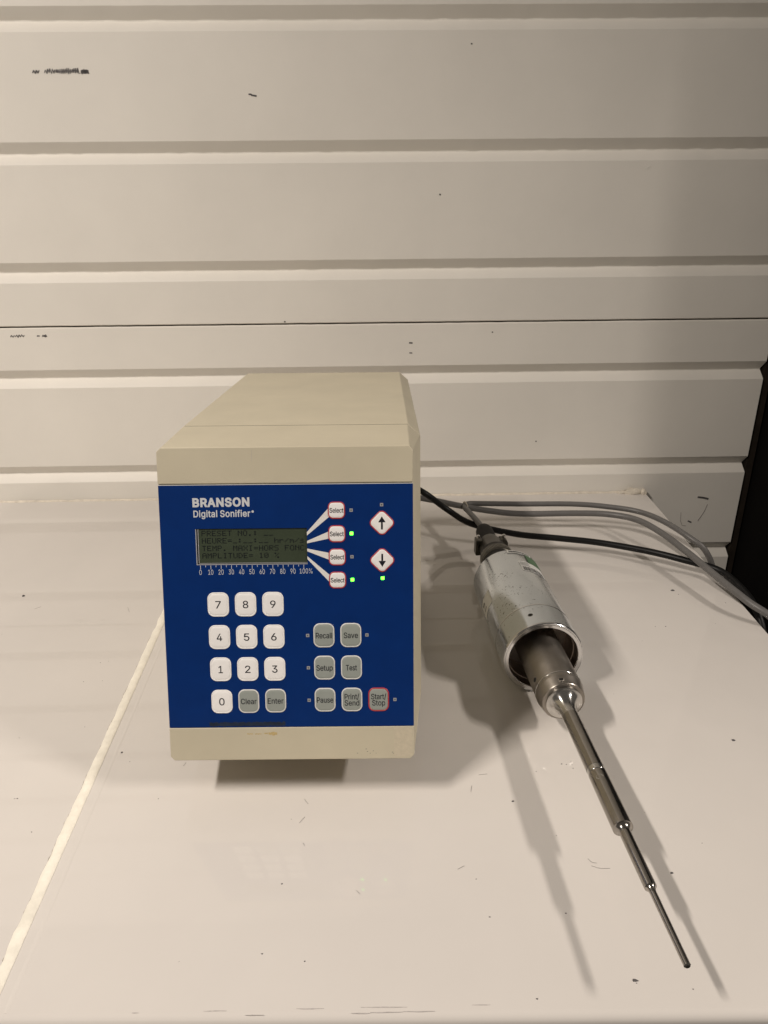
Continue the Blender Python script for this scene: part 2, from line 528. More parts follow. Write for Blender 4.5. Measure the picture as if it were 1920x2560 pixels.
ringD = [FP(u, v) + TD * 0.396 for u, v in rear]
build("housing", *loft([ringC, ringD]), "beige", gen, bevel=0.0006, smooth=30)
def plate(poly, h0, h1):
    return loft([[FP(u, v, h0) for u, v in poly], [FP(u, v, h1) for u, v in poly]])
top_poly = [(0, 227.7), (200, 227.7), (200, FLm - 3.4), (196.8, FLm), (3.2, FLm), (0, FLm - 3.4)]
bot_poly = [(3.2, 0), (196.8, 0), (200, 3.4), (200, 27.9), (0, 27.9), (0, 3.4)]
build("upper_band", *plate(top_poly, -REC - 0.1, 0.25), "beige", gen, bevel=0.0006, smooth=30)
build("lower_band", *plate(bot_poly, -REC - 0.1, 0.15), "beige", gen, bevel=0.0006, smooth=30)
# blue membrane with a window for the display
LX0, LX1, LY0, LY1 = 28.0, 116.0, 163.2, 192.2
BX0, BX1, BY0, BY1 = 0.25, 199.75, 28.3, 226.6
def holed(h0, h1):
    o = [(BX0, BY0), (BX1, BY0), (BX1, BY1), (BX0, BY1)]
    i = [(LX0, LY0), (LX1, LY0), (LX1, LY1), (LX0, LY1)]
    v = [FP(*p, h) for h in (h0, h1) for p in o + i]
    f = []
    for a in range(4):
        b = (a + 1) % 4
        f += [(8 + a, 8 + b, 12 + b, 12 + a), (a, b, 8 + b, 8 + a), (4 + a, 4 + b, 12 + b, 12 + a), (a, b, 4 + b, 4 + a)]
    return v, f
build("front_panel", *holed(-REC - 0.05, 0.0), "blue", gen)
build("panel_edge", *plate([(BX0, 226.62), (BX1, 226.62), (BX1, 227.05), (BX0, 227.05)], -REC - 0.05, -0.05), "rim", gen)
# display
disp = build("display", *plate([(LX0 - 0.0, LY0), (LX1, LY0), (LX1, LY1), (LX0, LY1)], -REC - 0.06, -0.85), "lcd", gen)
def strip(u0, u1, v0, v1, h0, h1): return plate([(u0, v0), (u1, v0), (u1, v1), (u0, v1)], h0, h1)
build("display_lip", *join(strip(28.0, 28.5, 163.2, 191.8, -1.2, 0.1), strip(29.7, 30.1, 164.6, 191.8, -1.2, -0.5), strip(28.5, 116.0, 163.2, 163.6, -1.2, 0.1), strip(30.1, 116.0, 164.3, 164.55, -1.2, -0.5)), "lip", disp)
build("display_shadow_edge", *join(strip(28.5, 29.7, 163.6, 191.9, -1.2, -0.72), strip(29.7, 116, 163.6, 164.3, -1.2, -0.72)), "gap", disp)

# 5x7 dot characters of the display
DOT = {
 'P': "1111010001100011111010000100001 0000", 'R': "11110100011000111110101001001010001", 'E': "11111100001000011110100001000011111",
 'S': "01111100001000001110000010000111110", 'T': "11111001000010000100001000010000100", 'N': "10001110011010110011100011000110001",
 'O': "01110100011000110001100011000101110", '.': "00000000000000000000000000110001100", ':': "00000011000110000000011000110000000",
 '_': "00000000000000000000000000000011111", 'H': "10001100011000111111100011000110001", 'U': "10001100011000110001100011000101110",
 '=': "00000000001111100000111110000000000", 'h': "10000100001011011001100011000110001", 'r': "00000000001011011001100001000010000",
 '/': "00000000010001000100010001000000000", 'm': "00000000001101010101101011000110001", 's': "00000000000111010000011100000111110",
 'M': "10001110111010110101100011000110001", 'A': "01110100011000111111100011000110001", 'X': "10001100010101000100010101000110001",
 'I': "01110001000010000100001000010001110", 'F': "11111100001000011110100001000010000", 'C': "01110100011000010000100001000101110",
 'L': "10000100001000010000100001000011111", 'D': "11100100101000110001100011001011100", '1': "00100011000010000100001000010001110",
 '0': "01110100011001110101110011000101110", '%': "11000110010001000100010001001100011",
}
v, f = [], []
px, py = 0.665, 0.615
for row, s in enumerate(("PRESET NO.: __", "HEURE=_:__:__ hr/m/s", "TEMP. MAXI=HORS FONC", "AMPLITUDE= 10 %")):
    base = (186.2, 180.3, 174.2, 168.3)[row]
    for ci, ch in enumerate(s):
        if ch == ' ': continue
        bits = DOT[ch].replace(' ', '')
        u0 = 32.6 + ci * 4.095
        for k, bit in enumerate(bits):
            if bit != '1': continue
            u = u0 + (k % 5) * px
            w = base + (6 - k // 5) * py
            k0 = len(v)
            v += [FP(u, w, -0.80), FP(u + px * 0.93, w, -0.80), FP(u + px * 0.93, w + py * 0.93, -0.80), FP(u, w + py * 0.93, -0.80)]
            f.append((k0, k0 + 1, k0 + 2, k0 + 3))
build("display_text", v, f, "lcdink", disp)

# ------------------------------------------------------------------ lettering from outline data (1/1000 em)
GLYPH = {"%":[676,[[175,283,155,284,137,289,121,297,107,308,95,320,86,335,80,351,76,369,75,388,75,412,76,431,80,448,87,464,96,479,107,492,121,503,137,511,155,515,175,517,196,515,214,511,230,503,244,492,255,479,264,464,270,448,274,431,276,412,276,388,274,369,270,351,264,335,255,320,244,308,230,297,214,289,196,284],[175,327,191,329,203,335,212,346,218,358,222,372,223,388,223,412,222,428,219,441,213,454,204,464,191,470,175,473,160,470,148,464,138,454,132,441,128,428,127,412,127,388,128,372,132,358,138,346,147,335,160,329],[501,-10,481,-8,462,-3,446,5,432,15,421,28,412,43,406,59,402,77,400,95,400,120,402,138,406,156,412,172,421,187,433,200,447,210,463,218,481,223,501,225,522,223,540,218,556,210,570,200,581,187,590,172,596,156,600,138,601,120,601,95,600,77,596,59,589,43,580,28,569,15,555,5,540,-3,521,-8],[501,35,517,37,529,43,538,53,544,66,548,80,549,95,549,120,548,135,544,149,538,162,529,172,517,178,501,180,486,178,473,172,464,162,458,149,454,135,453,120,453,95,454,80,458,66,464,53,473,43,485,37],[132,0,482,509,540,509,191,0]]],"/":[249,[[235,533,71,-76,14,-76,178,533]]],"0":[453,[[227,-7,191,-3,158,7,130,24,105,48,85,77,69,113,57,155,50,202,48,254,50,306,57,353,69,395,85,431,106,461,130,484,159,502,191,512,227,516,262,512,295,502,323,484,348,461,368,431,384,395,396,353,403,306,405,254,403,202,396,155,384,113,368,77,348,48,323,24,295,7,263,-3],[227,50,250,52,271,60,290,74,306,92,320,116,330,144,338,176,342,213,344,254,342,295,338,332,330,365,320,393,306,416,290,435,271,449,250,457,227,460,203,457,182,449,163,435,147,416,134,393,123,365,115,332,111,295,109,254,111,213,115,176,123,144,134,116,147,92,163,74,182,60,203,52]]],"1":[453,[[76,0,76,55,391,55,391,0],[276,509,276,0,212,0,212,448,209,448,86,358,86,427,198,509]]],"2":[453,[[64,0,64,47,234,229,252,248,268,266,282,282,294,298,303,312,311,327,316,341,319,356,320,371,319,389,315,405,308,419,298,431,287,441,273,449,258,455,241,458,224,460,205,458,188,454,172,447,159,438,148,427,139,413,132,398,128,381,127,362,66,362,68,391,75,418,86,442,102,464,121,482,143,496,168,507,196,513,225,516,254,513,281,507,306,497,328,482,346,465,361,445,372,423,379,398,381,372,380,354,377,336,371,318,363,299,351,280,336,259,317,235,294,209,267,180,153,60,153,57,389,57,389,0]]],"3":[453,[[218,-7,188,-5,159,1,133,10,108,22,88,38,70,57,57,79,48,104,44,132,109,132,112,115,118,100,126,87,137,76,150,66,165,59,182,54,200,51,219,50,239,51,258,55,275,61,291,69,304,80,315,93,323,108,328,125,329,145,328,163,323,180,316,196,306,211,292,223,275,234,254,241,229,246,201,248,157,248,157,299,288,448,288,452,70,452,70,509,372,509,372,461,211,278,211,289,247,290,279,286,308,276,333,262,354,244,371,222,383,198,391,173,393,145,390,116,383,90,370,66,354,45,333,27,309,12,281,2,251,-5]]],"4":[453,[[40,105,40,158,247,509,311,509,109,166,109,163,413,163,413,105],[282,0,282,121,282,146,282,318,343,318,343,0]]],"5":[453,[[221,-7,192,-5,165,1,140,11,118,25,99,41,83,60,71,82,63,105,60,130,122,130,125,115,130,102,138,89,148,78,160,68,173,60,188,54,204,51,221,50,241,51,259,56,276,64,291,75,304,89,314,104,322,122,326,141,328,162,326,183,321,203,314,221,303,237,290,251,275,262,257,270,238,275,218,277,201,276,184,273,167,268,152,262,139,255,128,246,67,253,96,509,366,509,366,452,151,452,134,301,136,301,148,311,162,318,178,325,194,330,212,333,229,334,252,332,274,328,294,321,313,311,330,299,345,285,358,269,370,251,379,231,386,210,390,187,391,163,388,132,381,102,369,76,352,52,332,32,309,15,282,3,253,-4]]],"6":[453,[[226,-7,196,-4,168,3,142,15,119,31,100,51,84,74,73,101,66,130,64,162,65,187,71,212,80,239,93,268,112,302,137,340,252,509,322,509,151,261,145,261,151,270,157,279,165,288,174,295,184,302,196,307,208,311,221,313,235,314,265,312,291,305,316,295,337,280,355,262,370,240,380,215,387,187,389,157,387,127,379,98,368,73,352,50,333,30,310,14,284,3,257,-4],[226,48,245,50,263,55,279,63,293,73,304,86,314,101,322,119,326,137,327,157,326,178,322,196,314,213,304,228,293,241,279,251,263,259,245,264,226,265,207,264,190,259,174,252,160,241,148,229,138,214,131,197,126,179,125,158,126,138,131,119,138,102,148,86,160,73,174,63,190,55,207,50]]],"7":[453,[[97,0,323,448,323,452,62,452,62,509,391,509,391,449,165,0]]],"8":[453,[[226,-7,193,-5,163,1,136,11,111,25,91,42,74,62,62,84,54,109,52,135,53,156,58,176,65,195,75,212,87,228,101,241,117,252,134,260,153,265,153,267,129,276,109,289,93,308,80,330,73,354,70,380,73,405,79,429,90,450,106,469,124,485,146,498,170,508,197,514,226,516,255,514,282,508,306,498,328,485,346,469,361,450,373,429,379,405,382,380,379,354,372,330,359,308,343,289,323,276,300,267,300,265,319,260,335,252,351,241,365,228,377,212,387,195,395,176,399,156,401,135,398,109,391,84,378,62,362,42,341,25,317,11,289,1,259,-5],[226,49,248,50,267,54,285,60,300,69,313,79,323,91,331,106,335,121,337,139,335,157,330,173,322,189,312,202,298,213,283,223,265,230,247,234,226,235,206,234,187,230,169,223,154,213,140,202,130,189,122,173,117,157,115,139,117,121,121,106,129,91,139,79,152,69,167,60,185,54,205,50],[226,290,244,291,260,294,274,300,287,308,298,318,307,330,314,344,318,359,319,376,318,392,314,407,308,420,299,432,288,442,275,449,260,455,244,459,226,460,208,459,192,455,177,449,164,442,153,432,145,420,138,407,134,392,133,376,134,359,138,344,145,330,154,318,165,308,178,300,193,294,209,291]]],"9":[453,[[226,516,256,513,285,506,310,494,333,478,352,458,368,434,380,408,387,378,389,347,387,322,382,296,373,270,359,240,340,207,315,168,200,0,130,0,301,248,307,248,302,238,295,229,287,221,278,214,268,207,257,202,245,198,232,195,218,195,188,197,161,203,137,214,116,229,98,247,83,269,72,294,66,321,64,352,66,382,73,411,85,436,101,459,120,479,143,494,168,506,196,513],[226,460,207,459,190,454,174,446,160,435,148,423,138,407,131,390,127,372,125,352,127,331,131,313,138,295,148,280,160,268,174,257,190,250,207,245,226,243,245,245,263,249,279,257,293,267,305,280,314,295,322,312,326,330,327,350,326,371,322,390,314,407,305,422,293,435,279,446,263,454,245,459]]],"A":[480,[[16,0,201,509,276,509,463,0,395,0,287,302,280,323,272,346,264,372,255,402,244,438,232,478,245,478,233,437,222,402,213,371,204,345,197,322,191,302,85,0],[110,142,110,199,370,199,370,142]]],"B":[456,[[60,0,60,509,241,509,274,507,304,501,329,491,350,477,367,461,381,442,390,421,396,398,398,374,397,353,393,336,387,320,378,307,368,295,356,286,343,278,329,272,315,267,315,262,331,260,347,254,363,245,378,234,391,220,402,203,411,184,416,161,418,136,416,111,410,88,400,67,386,48,368,31,344,18,317,8,284,2,247,0],[125,57,245,57,281,60,309,67,330,80,344,96,353,115,355,137,354,153,350,169,342,184,333,197,320,209,306,218,289,225,269,229,248,231,125,231],[125,285,238,285,256,287,273,290,288,296,302,304,314,314,323,326,330,340,335,355,336,372,333,393,326,412,313,429,294,442,270,449,240,452,125,452]]],"C":[510,[[267,-7,225,-3,186,7,150,25,119,49,92,79,70,115,53,157,44,203,40,254,44,305,53,352,70,393,92,429,119,459,150,484,186,501,225,512,267,516,293,514,317,511,340,504,362,496,383,485,402,471,419,456,435,438,448,418,459,397,467,373,473,348,408,348,404,365,397,380,389,395,380,407,369,418,357,428,344,437,330,444,315,449,300,453,284,455,267,456,237,453,209,445,184,432,161,414,141,391,125,364,113,332,106,295,103,254,106,213,113,177,125,145,141,117,161,94,184,76,210,63,237,56,267,53,284,54,300,56,315,60,330,65,344,72,357,81,369,90,380,102,389,114,397,128,404,144,408,160,473,160,467,135,459,112,448,91,435,71,420,53,402,38,383,24,363,13,341,5,317,-2,293,-6]]],"D":[502,[[219,0,96,0,96,57,215,57,254,60,288,68,318,81,343,99,363,122,379,149,390,181,397,216,399,255,397,294,390,329,379,361,364,388,344,410,320,428,291,441,258,449,221,452,93,452,93,509,225,509,273,505,315,495,353,478,385,455,412,426,433,391,449,351,458,306,462,255,458,205,449,159,433,119,411,83,384,54,351,31,312,14,268,3],[125,509,125,0,60,0,60,509]]],"E":[419,[[60,0,60,509,372,509,372,452,125,452,125,286,355,286,355,229,125,229,125,57,375,57,375,0]]],"N":[523,[[60,0,60,509,136,509,343,183,349,174,355,163,363,151,371,137,379,122,388,107,396,90,405,73,414,55,405,54,403,72,402,90,401,108,400,126,399,142,399,157,399,195,399,509,463,509,463,0,387,0,202,290,177,331,168,346,159,363,148,381,108,452,119,454,122,384,124,328,125,291,125,0]]],"O":[533,[[267,-7,225,-3,186,7,150,25,119,49,92,79,70,115,53,157,44,203,40,254,44,305,53,352,70,393,92,429,119,459,150,484,186,501,225,512,267,516,309,512,348,501,384,484,415,459,442,429,464,393,480,352,490,305,493,254,490,203,480,157,464,115,442,79,415,49,384,25,348,7,309,-3],[267,53,296,55,324,63,349,76,372,94,392,116,408,144,420,176,428,213,430,254,428,295,420,332,408,365,392,392,372,415,349,433,324,446,296,453,267,456,237,453,210,445,184,433,161,415,142,392,125,364,113,332,106,295,103,254,106,213,113,176,125,144,142,117,161,94,184,76,210,63,237,55]]],"P":[445,[[60,0,60,509,235,509,272,506,305,499,332,487,356,471,375,452,390,430,400,404,407,377,409,348,407,318,400,291,390,265,375,243,356,223,332,207,305,195,272,188,235,186,109,186,109,242,233,242,257,244,279,248,297,256,312,266,324,279,333,294,339,310,343,328,344,348,343,367,339,385,333,402,324,416,312,428,297,439,279,446,257,451,232,452,125,452,125,0]]],"R":[449,[[60,0,60,509,236,509,273,506,305,500,333,489,356,473,376,455,390,433,401,408,407,381,409,352,407,323,401,296,390,271,376,250,356,232,333,217,305,206,273,200,236,198,96,198,96,255,234,255,258,256,280,260,298,267,313,276,325,287,334,300,340,316,344,333,345,352,344,371,340,389,334,405,325,419,313,430,298,440,279,446,258,451,233,452,125,452,125,0],[353,0,230,229,303,229,428,0]]],"S":[447,[[224,-9,188,-7,156,-1,128,9,102,23,81,40,64,60,51,83,42,109,38,137,104,137,108,118,114,102,123,88,136,76,150,66,166,59,185,53,204,50,224,49,246,50,267,54,286,60,303,69,317,79,329,92,338,106,344,122,346,139,344,154,340,168,332,179,322,189,310,197,296,205,280,211,263,217,245,222,184,239,145,253,112,269,86,289,67,313,56,341,52,372,54,400,62,425,75,448,92,468,113,484,138,498,165,508,195,514,227,516,259,514,289,508,316,498,340,484,360,468,377,449,390,427,398,403,401,378,337,378,332,402,320,421,302,437,280,449,254,456,225,459,204,457,185,454,167,448,152,440,139,430,129,418,121,405,117,391,115,376,117,359,122,345,131,334,142,324,155,315,169,308,184,302,198,297,212,293,264,279,279,275,295,270,312,264,328,256,344,248,359,238,372,226,384,213,395,198,402,180,407,161,408,139,406,112,399,87,386,64,370,43,349,25,323,11,294,0,261,-7]]],"T":[449,[[32,452,32,509,417,509,417,452,257,452,257,0,193,0,193,452]]],"a":[389,[[160,-9,137,-7,115,-3,94,5,76,15,60,29,48,45,38,63,32,84,30,108,32,128,36,146,43,161,53,174,64,184,78,193,92,200,108,206,125,211,143,214,161,217,178,220,234,227,247,229,257,231,265,235,271,240,274,246,276,255,276,257,275,272,272,285,267,297,260,307,251,315,240,322,227,327,212,330,196,331,178,330,163,327,149,322,137,316,127,309,118,301,110,292,104,283,100,274,41,291,51,313,64,331,79,346,95,358,114,368,133,375,153,380,173,383,194,384,208,384,223,382,239,379,255,375,271,369,286,360,300,350,312,336,322,320,330,301,335,278,337,251,337,0,277,0,277,52,272,52,267,43,260,34,252,25,242,16,229,8,215,1,199,-4,181,-7],[170,45,192,47,211,51,228,59,242,68,254,80,263,93,270,108,274,122,276,138,276,190,272,187,267,184,259,182,251,180,241,178,231,176,200,171,175,168,161,166,147,163,134,159,122,153,112,147,103,139,97,130,93,118,92,105,93,93,96,82,102,72,109,64,119,57,130,52,142,48,156,46]]],"c":[396,[[207,-8,174,-5,144,3,117,16,93,35,72,58,56,85,44,116,37,150,34,187,37,225,44,260,56,291,72,318,93,341,117,360,144,374,174,382,207,384,226,384,243,381,260,377,276,371,291,364,305,356,318,346,330,335,340,322,349,308,356,293,362,277,303,262,300,272,295,281,290,289,284,297,278,304,270,311,261,316,252,321,242,325,231,328,220,329,207,330,184,328,163,321,145,310,130,296,118,278,108,258,102,236,98,212,96,187,98,163,102,139,108,117,118,97,130,80,145,66,163,55,184,49,207,46,220,47,232,49,243,52,253,55,262,60,271,66,279,73,285,80,292,89,297,98,301,107,304,117,363,102,357,86,350,70,341,56,331,43,319,32,306,21,292,12,277,5,261,-1,244,-5,226,-7]]],"d":[424,[[195,-8,165,-6,137,3,111,16,89,34,70,57,55,84,43,116,36,151,34,189,36,227,43,261,55,293,70,320,89,342,112,361,137,374,165,382,196,384,218,383,237,379,253,373,267,364,278,355,287,346,295,336,301,327,306,319,311,319,311,509,372,509,372,0,313,0,313,59,307,59,301,50,295,41,287,31,277,21,266,12,252,4,236,-3,217,-7],[205,47,226,49,246,55,263,65,278,78,290,95,299,115,306,138,310,162,312,189,310,216,306,241,300,263,290,282,278,299,263,312,246,322,227,328,205,330,182,328,162,322,145,311,130,298,118,281,108,261,102,239,98,215,96,189,98,163,102,139,109,117,118,97,130,80,145,66,162,55,182,49]]],"e":[404,[[212,-8,177,-5,145,3,117,16,92,35,72,58,56,85,44,116,37,150,34,187,36,224,44,258,55,290,71,317,91,340,115,359,142,373,172,382,205,384,226,383,246,380,266,374,285,366,303,355,319,341,334,324,347,305,357,282,365,256,370,227,371,194,371,169,75,169,75,221,338,221,310,202,308,226,304,248,298,269,288,286,277,301,263,314,246,323,227,328,205,330,183,328,164,323,146,313,131,301,119,286,109,270,102,251,97,231,96,211,96,178,98,151,102,127,110,106,121,88,135,73,151,61,169,53,190,48,212,46,227,47,241,49,254,53,265,58,276,65,285,73,294,82,300,93,306,105,365,91,358,72,348,55,335,39,320,26,302,14,283,4,261,-3,237,-7]]],"f":[254,[[228,379,228,327,6,327,6,379],[81,0,81,432,82,452,87,470,96,486,107,499,120,510,135,519,152,525,169,529,187,530,201,530,212,529,222,527,231,525,238,523,243,521,227,468,215,472,209,473,202,474,195,474,178,472,164,468,154,460,147,449,143,435,142,419,142,0]]],"g":[425,[[207,-151,180,-149,156,-146,134,-140,114,-132,97,-122,82,-110,70,-97,59,-84,51,-69,101,-41,107,-49,114,-57,122,-66,131,-74,142,-82,154,-88,169,-93,187,-96,207,-97,236,-95,261,-87,282,-75,298,-58,308,-34,311,-6,311,68,306,68,301,60,294,51,287,41,277,32,266,23,252,16,236,10,217,6,195,5,165,7,138,14,113,27,90,43,71,65,55,90,43,120,36,154,34,191,36,229,43,263,55,293,71,320,90,342,112,361,138,374,166,382,196,384,218,383,237,379,253,373,267,365,279,356,288,346,296,336,302,327,308,319,313,319,313,379,372,379,372,-9,370,-40,363,-67,350,-90,334,-109,314,-124,291,-136,265,-144,237,-149],[205,59,227,61,246,66,264,75,278,87,290,103,300,121,307,142,311,166,312,193,311,219,307,242,300,264,291,283,279,299,264,312,247,322,227,328,205,330,182,328,163,322,145,312,130,298,118,282,109,262,102,241,98,218,96,193,98,167,102,144,109,123,118,104,131,88,145,76,163,66,183,61]]],"i":[167,[[53,0,53,379,114,379,114,0],[84,443,73,444,63,448,54,455,47,463,43,472,41,483,43,494,47,504,54,512,63,518,73,522,84,524,95,522,105,518,114,512,121,504,125,494,126,483,125,472,121,463,114,455,105,448,95,444]]],"l":[189,[[139,-2,112,0,91,8,74,20,62,37,55,59,53,84,53,509,114,509,114,99,114,83,117,71,120,62,126,57,135,53,146,52,160,53,170,54,181,3,162,-1,154,-2,147,-2]]],"n":[410,[[114,227,114,0,53,0,53,379,112,379,112,287,102,287,116,319,132,344,152,362,175,374,200,382,227,384,252,383,275,377,295,369,313,356,328,340,341,321,350,298,355,271,357,240,357,0,296,0,296,235,293,263,286,286,273,304,256,318,235,326,210,329,192,328,176,324,161,317,147,308,136,297,126,283,119,266,115,248]]],"o":[415,[[207,-8,174,-5,144,3,117,16,93,35,72,58,56,85,44,116,37,150,34,187,37,225,44,260,56,291,72,318,93,341,117,360,144,374,174,382,207,384,241,382,271,374,299,360,323,341,343,318,359,291,371,260,379,225,381,187,379,150,371,116,359,85,343,58,323,35,299,16,271,3,241,-5],[207,46,231,49,252,55,270,66,285,80,298,97,307,117,314,139,318,163,319,187,318,212,314,236,307,258,298,278,285,296,270,310,252,321,231,328,207,330,184,328,163,321,145,310,130,296,118,278,108,258,102,236,98,212,96,187,98,163,102,139,108,117,118,97,130,80,145,66,163,55,184,49]]],"p":[424,[[53,-143,53,379,112,379,112,319,118,319,123,327,130,336,137,346,147,355,158,364,171,373,188,379,207,383,229,384,259,382,287,374,313,361,335,342,354,320,370,293,381,261,388,227,390,189,388,151,381,116,370,84,355,57,336,34,313,16,288,3,260,-6,229,-8,208,-7,189,-3,173,4,159,12,147,21,138,31,130,41,124,50,118,59,114,59,114,-143],[220,47,242,49,262,55,279,66,294,80,306,97,316,117,323,139,327,163,328,189,327,215,323,239,316,261,307,281,295,298,280,311,262,322,243,328,220,330,198,328,178,322,161,312,147,299,134,282,125,263,118,241,114,216,113,189,114,162,118,138,125,115,135,95,147,78,162,65,179,55,198,49]]],"r":[259,[[53,0,53,379,112,379,112,321,115,321,124,339,137,354,152,367,171,377,191,383,213,385,229,384,243,384,243,322,230,324,223,325,215,326,207,326,190,324,174,321,159,315,146,306,135,296,126,284,119,269,115,254,114,237,114,0]]],"s":[365,[[182,-8,157,-7,133,-3,112,3,93,12,76,24,62,38,50,54,41,73,36,94,94,107,101,87,111,72,124,60,141,52,160,47,181,45,206,47,227,53,244,62,258,74,265,88,268,103,266,115,262,126,254,136,243,144,229,150,212,155,149,170,118,180,92,192,72,208,58,227,50,249,47,274,49,295,55,314,65,332,79,347,95,360,115,370,137,378,161,383,187,384,212,383,234,379,254,372,271,363,286,352,299,339,309,324,318,308,324,290,268,277,262,291,254,304,243,316,228,325,210,331,187,333,166,331,147,326,131,317,119,305,111,292,109,277,110,264,115,253,124,243,136,235,152,229,172,223,229,209,261,200,287,187,306,171,320,153,328,131,331,107,329,85,323,65,312,47,298,31,281,18,260,6,236,-2,210,-7]]],"t":[227,[[204,379,204,327,6,327,6,379],[65,471,126,471,126,98,127,83,130,70,136,61,144,55,156,51,170,50,185,51,202,54,213,2,207,0,200,-2,192,-3,184,-3,176,-4,168,-4,138,-1,113,7,92,21,77,41,68,64,65,93]]],"u":[410,[[182,-5,158,-3,135,2,115,11,97,23,82,39,69,59,60,82,54,109,53,139,53,379,114,379,114,144,116,117,124,94,137,75,154,61,175,53,200,50,218,51,234,55,249,62,263,71,274,83,283,97,290,113,295,132,296,153,296,379,357,379,357,0,298,0,298,92,307,92,294,60,277,35,257,17,234,5,209,-3]]],"v":[389,[[163,0,17,379,84,379,165,155,173,132,180,110,187,87,193,64,199,42,206,21,184,21,191,42,197,64,203,87,209,110,216,132,224,155,305,379,371,379,226,0]]]}
GLYPH['l'] = [175, [[55, 0, 55, 509, 120, 509, 120, 0]]]
CAP = 509.0
def outline(s, u, v, h, w=None, align='c', bold=0.0, track=0):
    """polygons of a line of text: u,v = anchor on the baseline in mm, h = cap height, w = wanted width"""
    x, polys = 0, []
    for ch in s:
        if ch == ' ':
            x += 180
            continue
        adv, sp = GLYPH[ch]
        for p in sp: polys.append([(x + p[i], p[i + 1]) for i in range(0, len(p), 2)])
        x += adv + track
    xs = [a for p in polys for a, b in p]
    x0, x1 = min(xs), max(xs)
    sy = h / CAP
    sx = w / (x1 - x0) if w else sy
    a0 = {'c': (x0 + x1) / 2, 'l': x0, 'r': x1}[align]
    return [[(u + (a - a0) * sx, v + b * sy) for a, b in p] for p in polys]
def area2(p): return sum(p[i - 1][0] * p[i][1] - p[i][0] * p[i - 1][1] for i in range(len(p)))
def fatten(polys, d):
    """grow filled outlines by d; holes shrink because they run the other way round"""
    sg = 1 if max((area2(p) for p in polys), key=abs) > 0 else -1
    out = []
    for p in polys:
        q = [p[i] for i in range(len(p)) if (p[i][0] - p[i - 1][0]) ** 2 + (p[i][1] - p[i - 1][1]) ** 2 > 1e-4]
        r = []
        n = len(q)
        for i in range(n):
            a, b, c = q[i - 1], q[i], q[(i + 1) % n]
            e1 = Vector((b[0] - a[0], b[1] - a[1])).normalized()
            e2 = Vector((c[0] - b[0], c[1] - b[1])).normalized()
            n1, n2 = Vector((e1.y, -e1.x)), Vector((e2.y, -e2.x))
            m = n1 + n2
            if m.length < 0.3: m = n1
            m = m.normalized()
            k = 1 / max(m.dot(n1), 0.6)
            r.append((b[0] + m.x * d * k * sg, b[1] + m.y * d * k * sg))
        out.append(r)
    return out
def print_polys(name, polys, m, parent, hgt, bold=0.0):
    if bold: polys = fatten(polys, bold)
    co, ed = [], []
    for p in polys:
        k, n = len(co), len(p)
        co += [Vector(q) for q in p]
        ed += [(k + i, k + (i + 1) % n) for i in range(n)]
    vv, ee, ff, _, _, _ = geometry.delaunay_2d_cdt(co, ed, [], 0, 1e-5)
    def inside(x, y):
        w = 0
        for p in polys:
            for i in range(len(p)):
                (x0, y0), (x1, y1) = p[i - 1], p[i]
                if (y0 > y) != (y1 > y) and x < x0 + (y - y0) / (y1 - y0) * (x1 - x0): w += 1 if y1 > y0 else -1
        return w != 0
    vs = [FP(q.x, q.y, hgt) for q in vv]
    fs = [t for t in ff if inside(sum(vv[i].x for i in t) / len(t), sum(vv[i].y for i in t) / len(t))]
    return build(name, vs, fs, m, parent)

print_polys("brand_lettering", [[(a + (b - 209.9) * 0.0, b + (a - 27.1) * 0.007) for a, b in p] for p in outline("BRANSON", 27.1, 209.8, 6.3, 43.8, 'l', track=48)], "print_", gen, 0.06, bold=0.47)
print_polys("product_lettering", [[(a, b + (a - 27.1) * 0.004) for a, b in p] for p in outline("Digital Sonifier", 27.2, 201.5, 5.1, 44.4, 'l', track=28)], "print_", gen, 0.06, bold=0.17)
ringp = [[(73.7 + r * math.cos(t * math.pi / 12), 205.6 + r * math.sin(t * math.pi / 12)) for t in range(24)] for r in (0.95, 0.70)]
print_polys("registered_mark", ringp + outline("R", 73.7, 205.15, 0.9, 0.65), "print_", gen, 0.06)
# bar scale under the display
polys = []
for i in range(21):
    u = 30.95 + 4.098 * i
    l = 3.3 if i % 2 == 0 else 1.5
    polys.append([(u - 0.2, 162.9), (u + 0.2, 162.9), (u + 0.2, 162.9 - l), (u - 0.2, 162.9 - l)])
print_polys("scale_ticks", polys, "print_", gen, 0.06)
polys = []
for i in range(11):
    s = str(i * 10)
    if i < 10: polys += outline(s, 30.75 + 8.17 * i, 155.35 + i * 0.03, 3.95, 1.95 if i == 0 else 4.1)
    else: polys += outline("100%", 114.6, 155.7, 3.95, 10.2)
print_polys("scale_numbers", polys, "print_", gen, 0.06)
# wedges that tie display rows to the select keys
for q in (((115.9, 188.8), (115.9, 186.1), (134.5, 201.5), (134.5, 209.2)), ((115.9, 181.8), (115.9, 179.9), (134.5, 183.8), (134.5, 189.8)), ((115.9, 175.7), (115.9, 173.5), (134.5, 166.0), (134.5, 171.8)), ((115.9, 169.5), (115.9, 167.2), (134.5, 147.0), (134.5, 153.3))):
    print_polys("pointer_wedge", [list(q)], "wedge", gen, 0.05)

